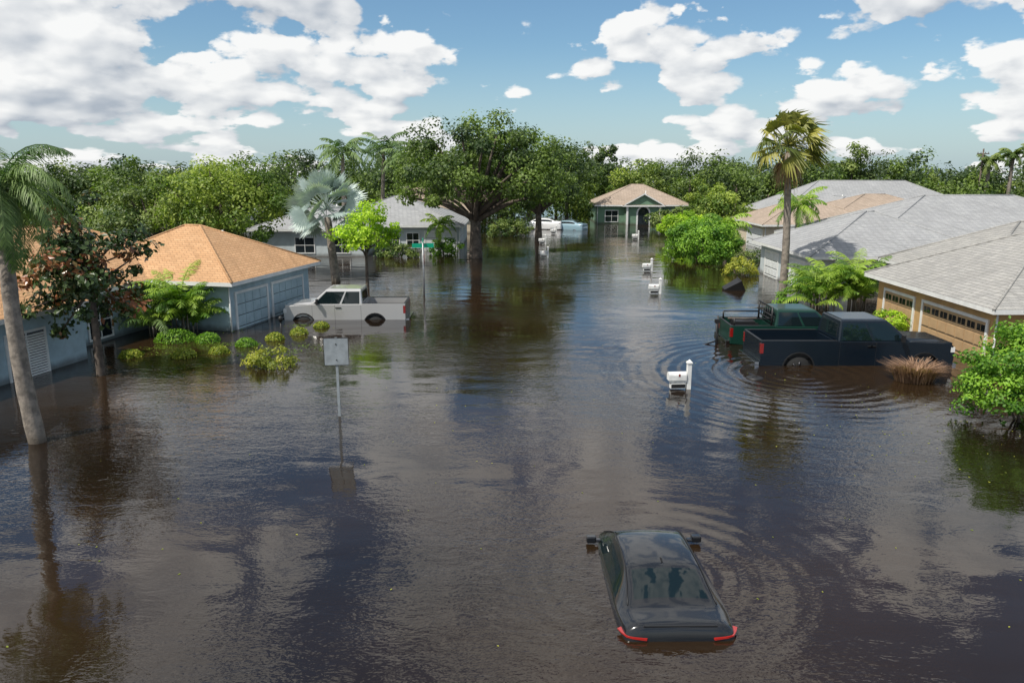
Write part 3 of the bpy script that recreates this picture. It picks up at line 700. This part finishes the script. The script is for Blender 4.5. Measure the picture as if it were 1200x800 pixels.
    if rack:
        r=MB()
        for sg in (1,-1):
            r.tube([(cab0-.12,sg*(y-.1),hb),(cab0-.12,sg*(y-.1),H+.12)],[.04,.04],6,0)
            r.tube([(.15,sg*(y-.1),hb),(.15,sg*(y-.1),hb+.3)],[.035,.035],6,0)
            r.tube([(cab0-.12,sg*(y-.1),hb+.3),(.15,sg*(y-.1),hb+.3)],[.03,.03],6,0)
        for zz in (H+.12,hb+.25,hb+.42): r.tube([(cab0-.12,-y+.1,zz),(cab0-.12,y-.1,zz)],[.03,.03],6,0)
        for yy_ in (-.5,-.25,0,.25,.5): r.tube([(cab0-.12,yy_,hb+.2),(cab0-.12,yy_,H+.1)],[.018,.018],5,0)
        r.box(.3,1.1,-.5,.4,.85,hb+.12,0); r.tube([(.2,.3,hb+.1),(1.2,-.3,hb+.2)],[.04,.04],6,1)
        r.build('rack_and_load',[M_black,M_bark],e)
    return e
P_teal=pmat('dark_navy_paint',(.005,.010,.017),.25,0,coat=.3,spec=.35)
P_green=pmat('dark_green_paint',(.007,.036,.026),.3,0,coat=.3,spec=.35)
P_silver=pmat('silver_paint',(.50,.49,.48),.3,.4,coat=1)
pickup('pickup_truck',(8.85,27.65,-.55),R(0),P_teal,6.9,2.1,1.42,2.15,2.75,5.35,2.85,4.5,1.38,5.85,.44,rim=M_darkrim)
pickup('pickup_truck',(8.75,31.0,-.52),R(-1),P_green,5.6,1.95,1.25,1.88,1.75,4.1,1.85,3.4,1.2,4.7,.38,rack=True,rim=M_darkrim)
pickup('pickup_truck',(-5.0,36.3,-.64),R(181),P_silver,5.65,2.0,1.36,2.02,2.0,4.45,2.05,3.7,1.42,4.75,.4,doors=1)

# ------------------------------------------------------------ street furniture
def mailbox(x,y,ang=0,s=1):
    e=empty('mailbox',(x,y,0),(0,0,ang),s)
    m=MB(); m.box(.2,.33,-.065,.065,-.9,.80,0); m.box(.18,.35,-.085,.085,.80,.84,0)
    m.add([(.19,-.075,.842),(.34,-.075,.842),(.34,.075,.842),(.19,.075,.842),(.265,0,.93)],[(0,1,4),(1,2,4),(2,3,4),(3,0,4)],0)
    m.box(-.33,.199,-.05,.05,.22,.29,0); m.build('post',[M_white],e,bevel=.006)
    m=MB(); prof=[(-.11,.30),(.11,.30),(.11,.44)]+[(.11*math.cos(t),.44+.11*math.sin(t)) for t in np.linspace(0.2,pi-.2,9)]+[(-.11,.44)]
    n=len(prof); V=[(-.38,p[0],p[1]) for p in prof]+[(.17,p[0],p[1]) for p in prof]
    m.add(V,[tuple(range(n)),tuple(range(2*n-1,n-1,-1))]+[(i,i+n,(i+1)%n+n,(i+1)%n) for i in range(n)],0)
    m.box(-.08,-.03,-.118,-.112,.42,.50,1); m.build('box',[M_white,M_red],e)
    m=MB(); m.box(-.3,.15,-.09,.09,.04,.2,0); m.box(-.29,.14,-.095,-.091,.06,.18,1); m.build('newspaper_holder',[M_white,M_black],e,bevel=.01)
mailbox(5.35,23.6,R(5),1.05)
for (x,y,a) in ((8.1,43,0),(9.4,53,.1),(2.6,61.5,.1),(14.0,68,.2),(12.5,78,0),(2.9,73,.1),(4.6,85,.1)): mailbox(x,y,a,1.0)
e=empty('road_sign',(-4.9,20.85,0),(0,0,R(4)))
m=MB(); m.box(-.035,.035,-.02,.02,-.85,2.28,0); m.build('post',[M_plate],e)
m=MB(); m.box(-.33,.33,-.034,-.022,1.5,2.26,0); 
for zz in (1.65,2.1): m.tube([(0,-.050,zz),(0,-.02,zz)],[.018,.018],8,1)
for (a_,b_,c_,d_) in ((-.33,.33,1.485,1.499),(-.33,.33,2.261,2.275),(-.345,-.331,1.485,2.275),(.331,.345,1.485,2.275)): m.box(a_,b_,-.036,-.02,c_,d_,1)
m.build('sign_plate',[M_plate,M_black],e)
e=empty('street_name_sign',(-4.95,42.8,0),(0,0,R(8)))
m=MB(); m.tube([(0,0,-.8),(0,0,2.9)],[.05,.05],8,0); m.build('post',[M_metal],e)
m=MB(); m.box(-.6,.6,-.015,.015,2.62,2.86,0); m.box(-.015,.015,-.5,.5,2.9,3.12,0); m.build('name_plates',[M_greensign],e)
m=MB(); m.add([(.05,.33*math.cos(t+pi/8),2.0+.33*math.sin(t+pi/8)) for t in np.arange(8)*pi/4]+[(.06,.33*math.cos(t+pi/8),2.0+.33*math.sin(t+pi/8)) for t in np.arange(8)*pi/4],
   [tuple(range(8)),tuple(range(15,7,-1))]+[(i,(i+1)%8,(i+1)%8+8,i+8) for i in range(8)],0); m.build('stop_plate',[M_red],e)
e=empty('path_lamp',(-10.0,32.6,0)); m=MB(); m.tube([(0,0,-.8),(0,0,.45)],[.035,.035],8,0); m.tube([(0,0,.45),(0,0,.62),(0,0,.68)],[.09,.10,.02],10,0); m.build('lamp_post',[M_black],e)
e=empty('utility_trailer',(8.3,30.2,0)); m=MB()
m.tube([(-.05,0,-.6),(-.1,0,1.0)],[.045,.045],6,0); m.tube([(.35,1.3,-.6),(.3,1.3,.9)],[.04,.04],6,0)
m.tube([(-.08,0,.35),(.32,1.3,.35)],[.03,.03],6,0); m.tube([(-.05,0,.12),(.34,1.3,.12)],[.03,.03],6,0); m.tube([(-.06,0,.12),(-.9,-.2,-.1)],[.03,.03],6,0)
m.box(-.18,.02,-.05,.05,.85,1.0,0)
m.build('frame',[M_black],e)
e=empty('floating_trash_bin',(12.9,44.5,.1),(R(20),R(62),R(20))); m=MB()
m.add([(-.25,-.28,-.5),(.25,-.28,-.5),(.25,.28,-.5),(-.25,.28,-.5),(-.32,-.36,.5),(.32,-.36,.5),(.32,.36,.5),(-.32,.36,.5)],[(3,2,1,0),(4,5,6,7),(0,1,5,4),(1,2,6,5),(2,3,7,6),(3,0,4,7)],0)
m.box(-.35,.35,-.4,.4,.502,.56,0); m.tube([(.32,-.3,.45),(.42,-.3,.5),(.42,.3,.5),(.32,.3,.45)],[.02]*4,6,0)
for sg in (1,-1): m.tube([(.27,sg*.3,-.45),(.27,sg*.36,-.45)],[.12,.12],12,0)
m.build('bin_body',[M_black],e,bevel=.02)
e=empty('floating_lid',(8.15,24.9,.0)); m=MB(); m.tube([(0,0,-.03),(0,0,.03),(0,0,.05)],[.28,.28,.2],20,0); m.tube([(-.08,0,.05),(-.05,0,.09),(.05,0,.09),(.08,0,.05)],[.012]*4,6,0); m.build('lid',[M_black],e)
e=empty('utility_pole',(62,104,0)); m=MB(); m.tube([(0,0,-1),(0,0,9.6)],[.14,.10],8,0); m.box(-.8,.8,-.05,.05,8.9,9.02,0)
for x in (-.7,-.3,.3,.7): m.tube([(x,0,9.02),(x,0,9.2)],[.05,.04],6,0)
m.build('pole',[M_bark],e)
rng=np.random.default_rng(99); mb=MB(); n=300
C=np.stack([rng.uniform(-10,13,n),rng.uniform(8,34,n),np.full(n,.008)],1)
C[:160,0]=rng.normal(11.5,1.8,160); C[:160,1]=rng.normal(20,2.5,160)
mb.leaves(C,rng.normal(size=(n,3))*.08+np.array([0,0,1]),.05,rng,0,rng.uniform(0,1,n)); mb.build('floating_leaves',[L_yel])
print('faces',sum(len(o.data.polygons) for o in bpy.data.objects if o.type=='MESH'))
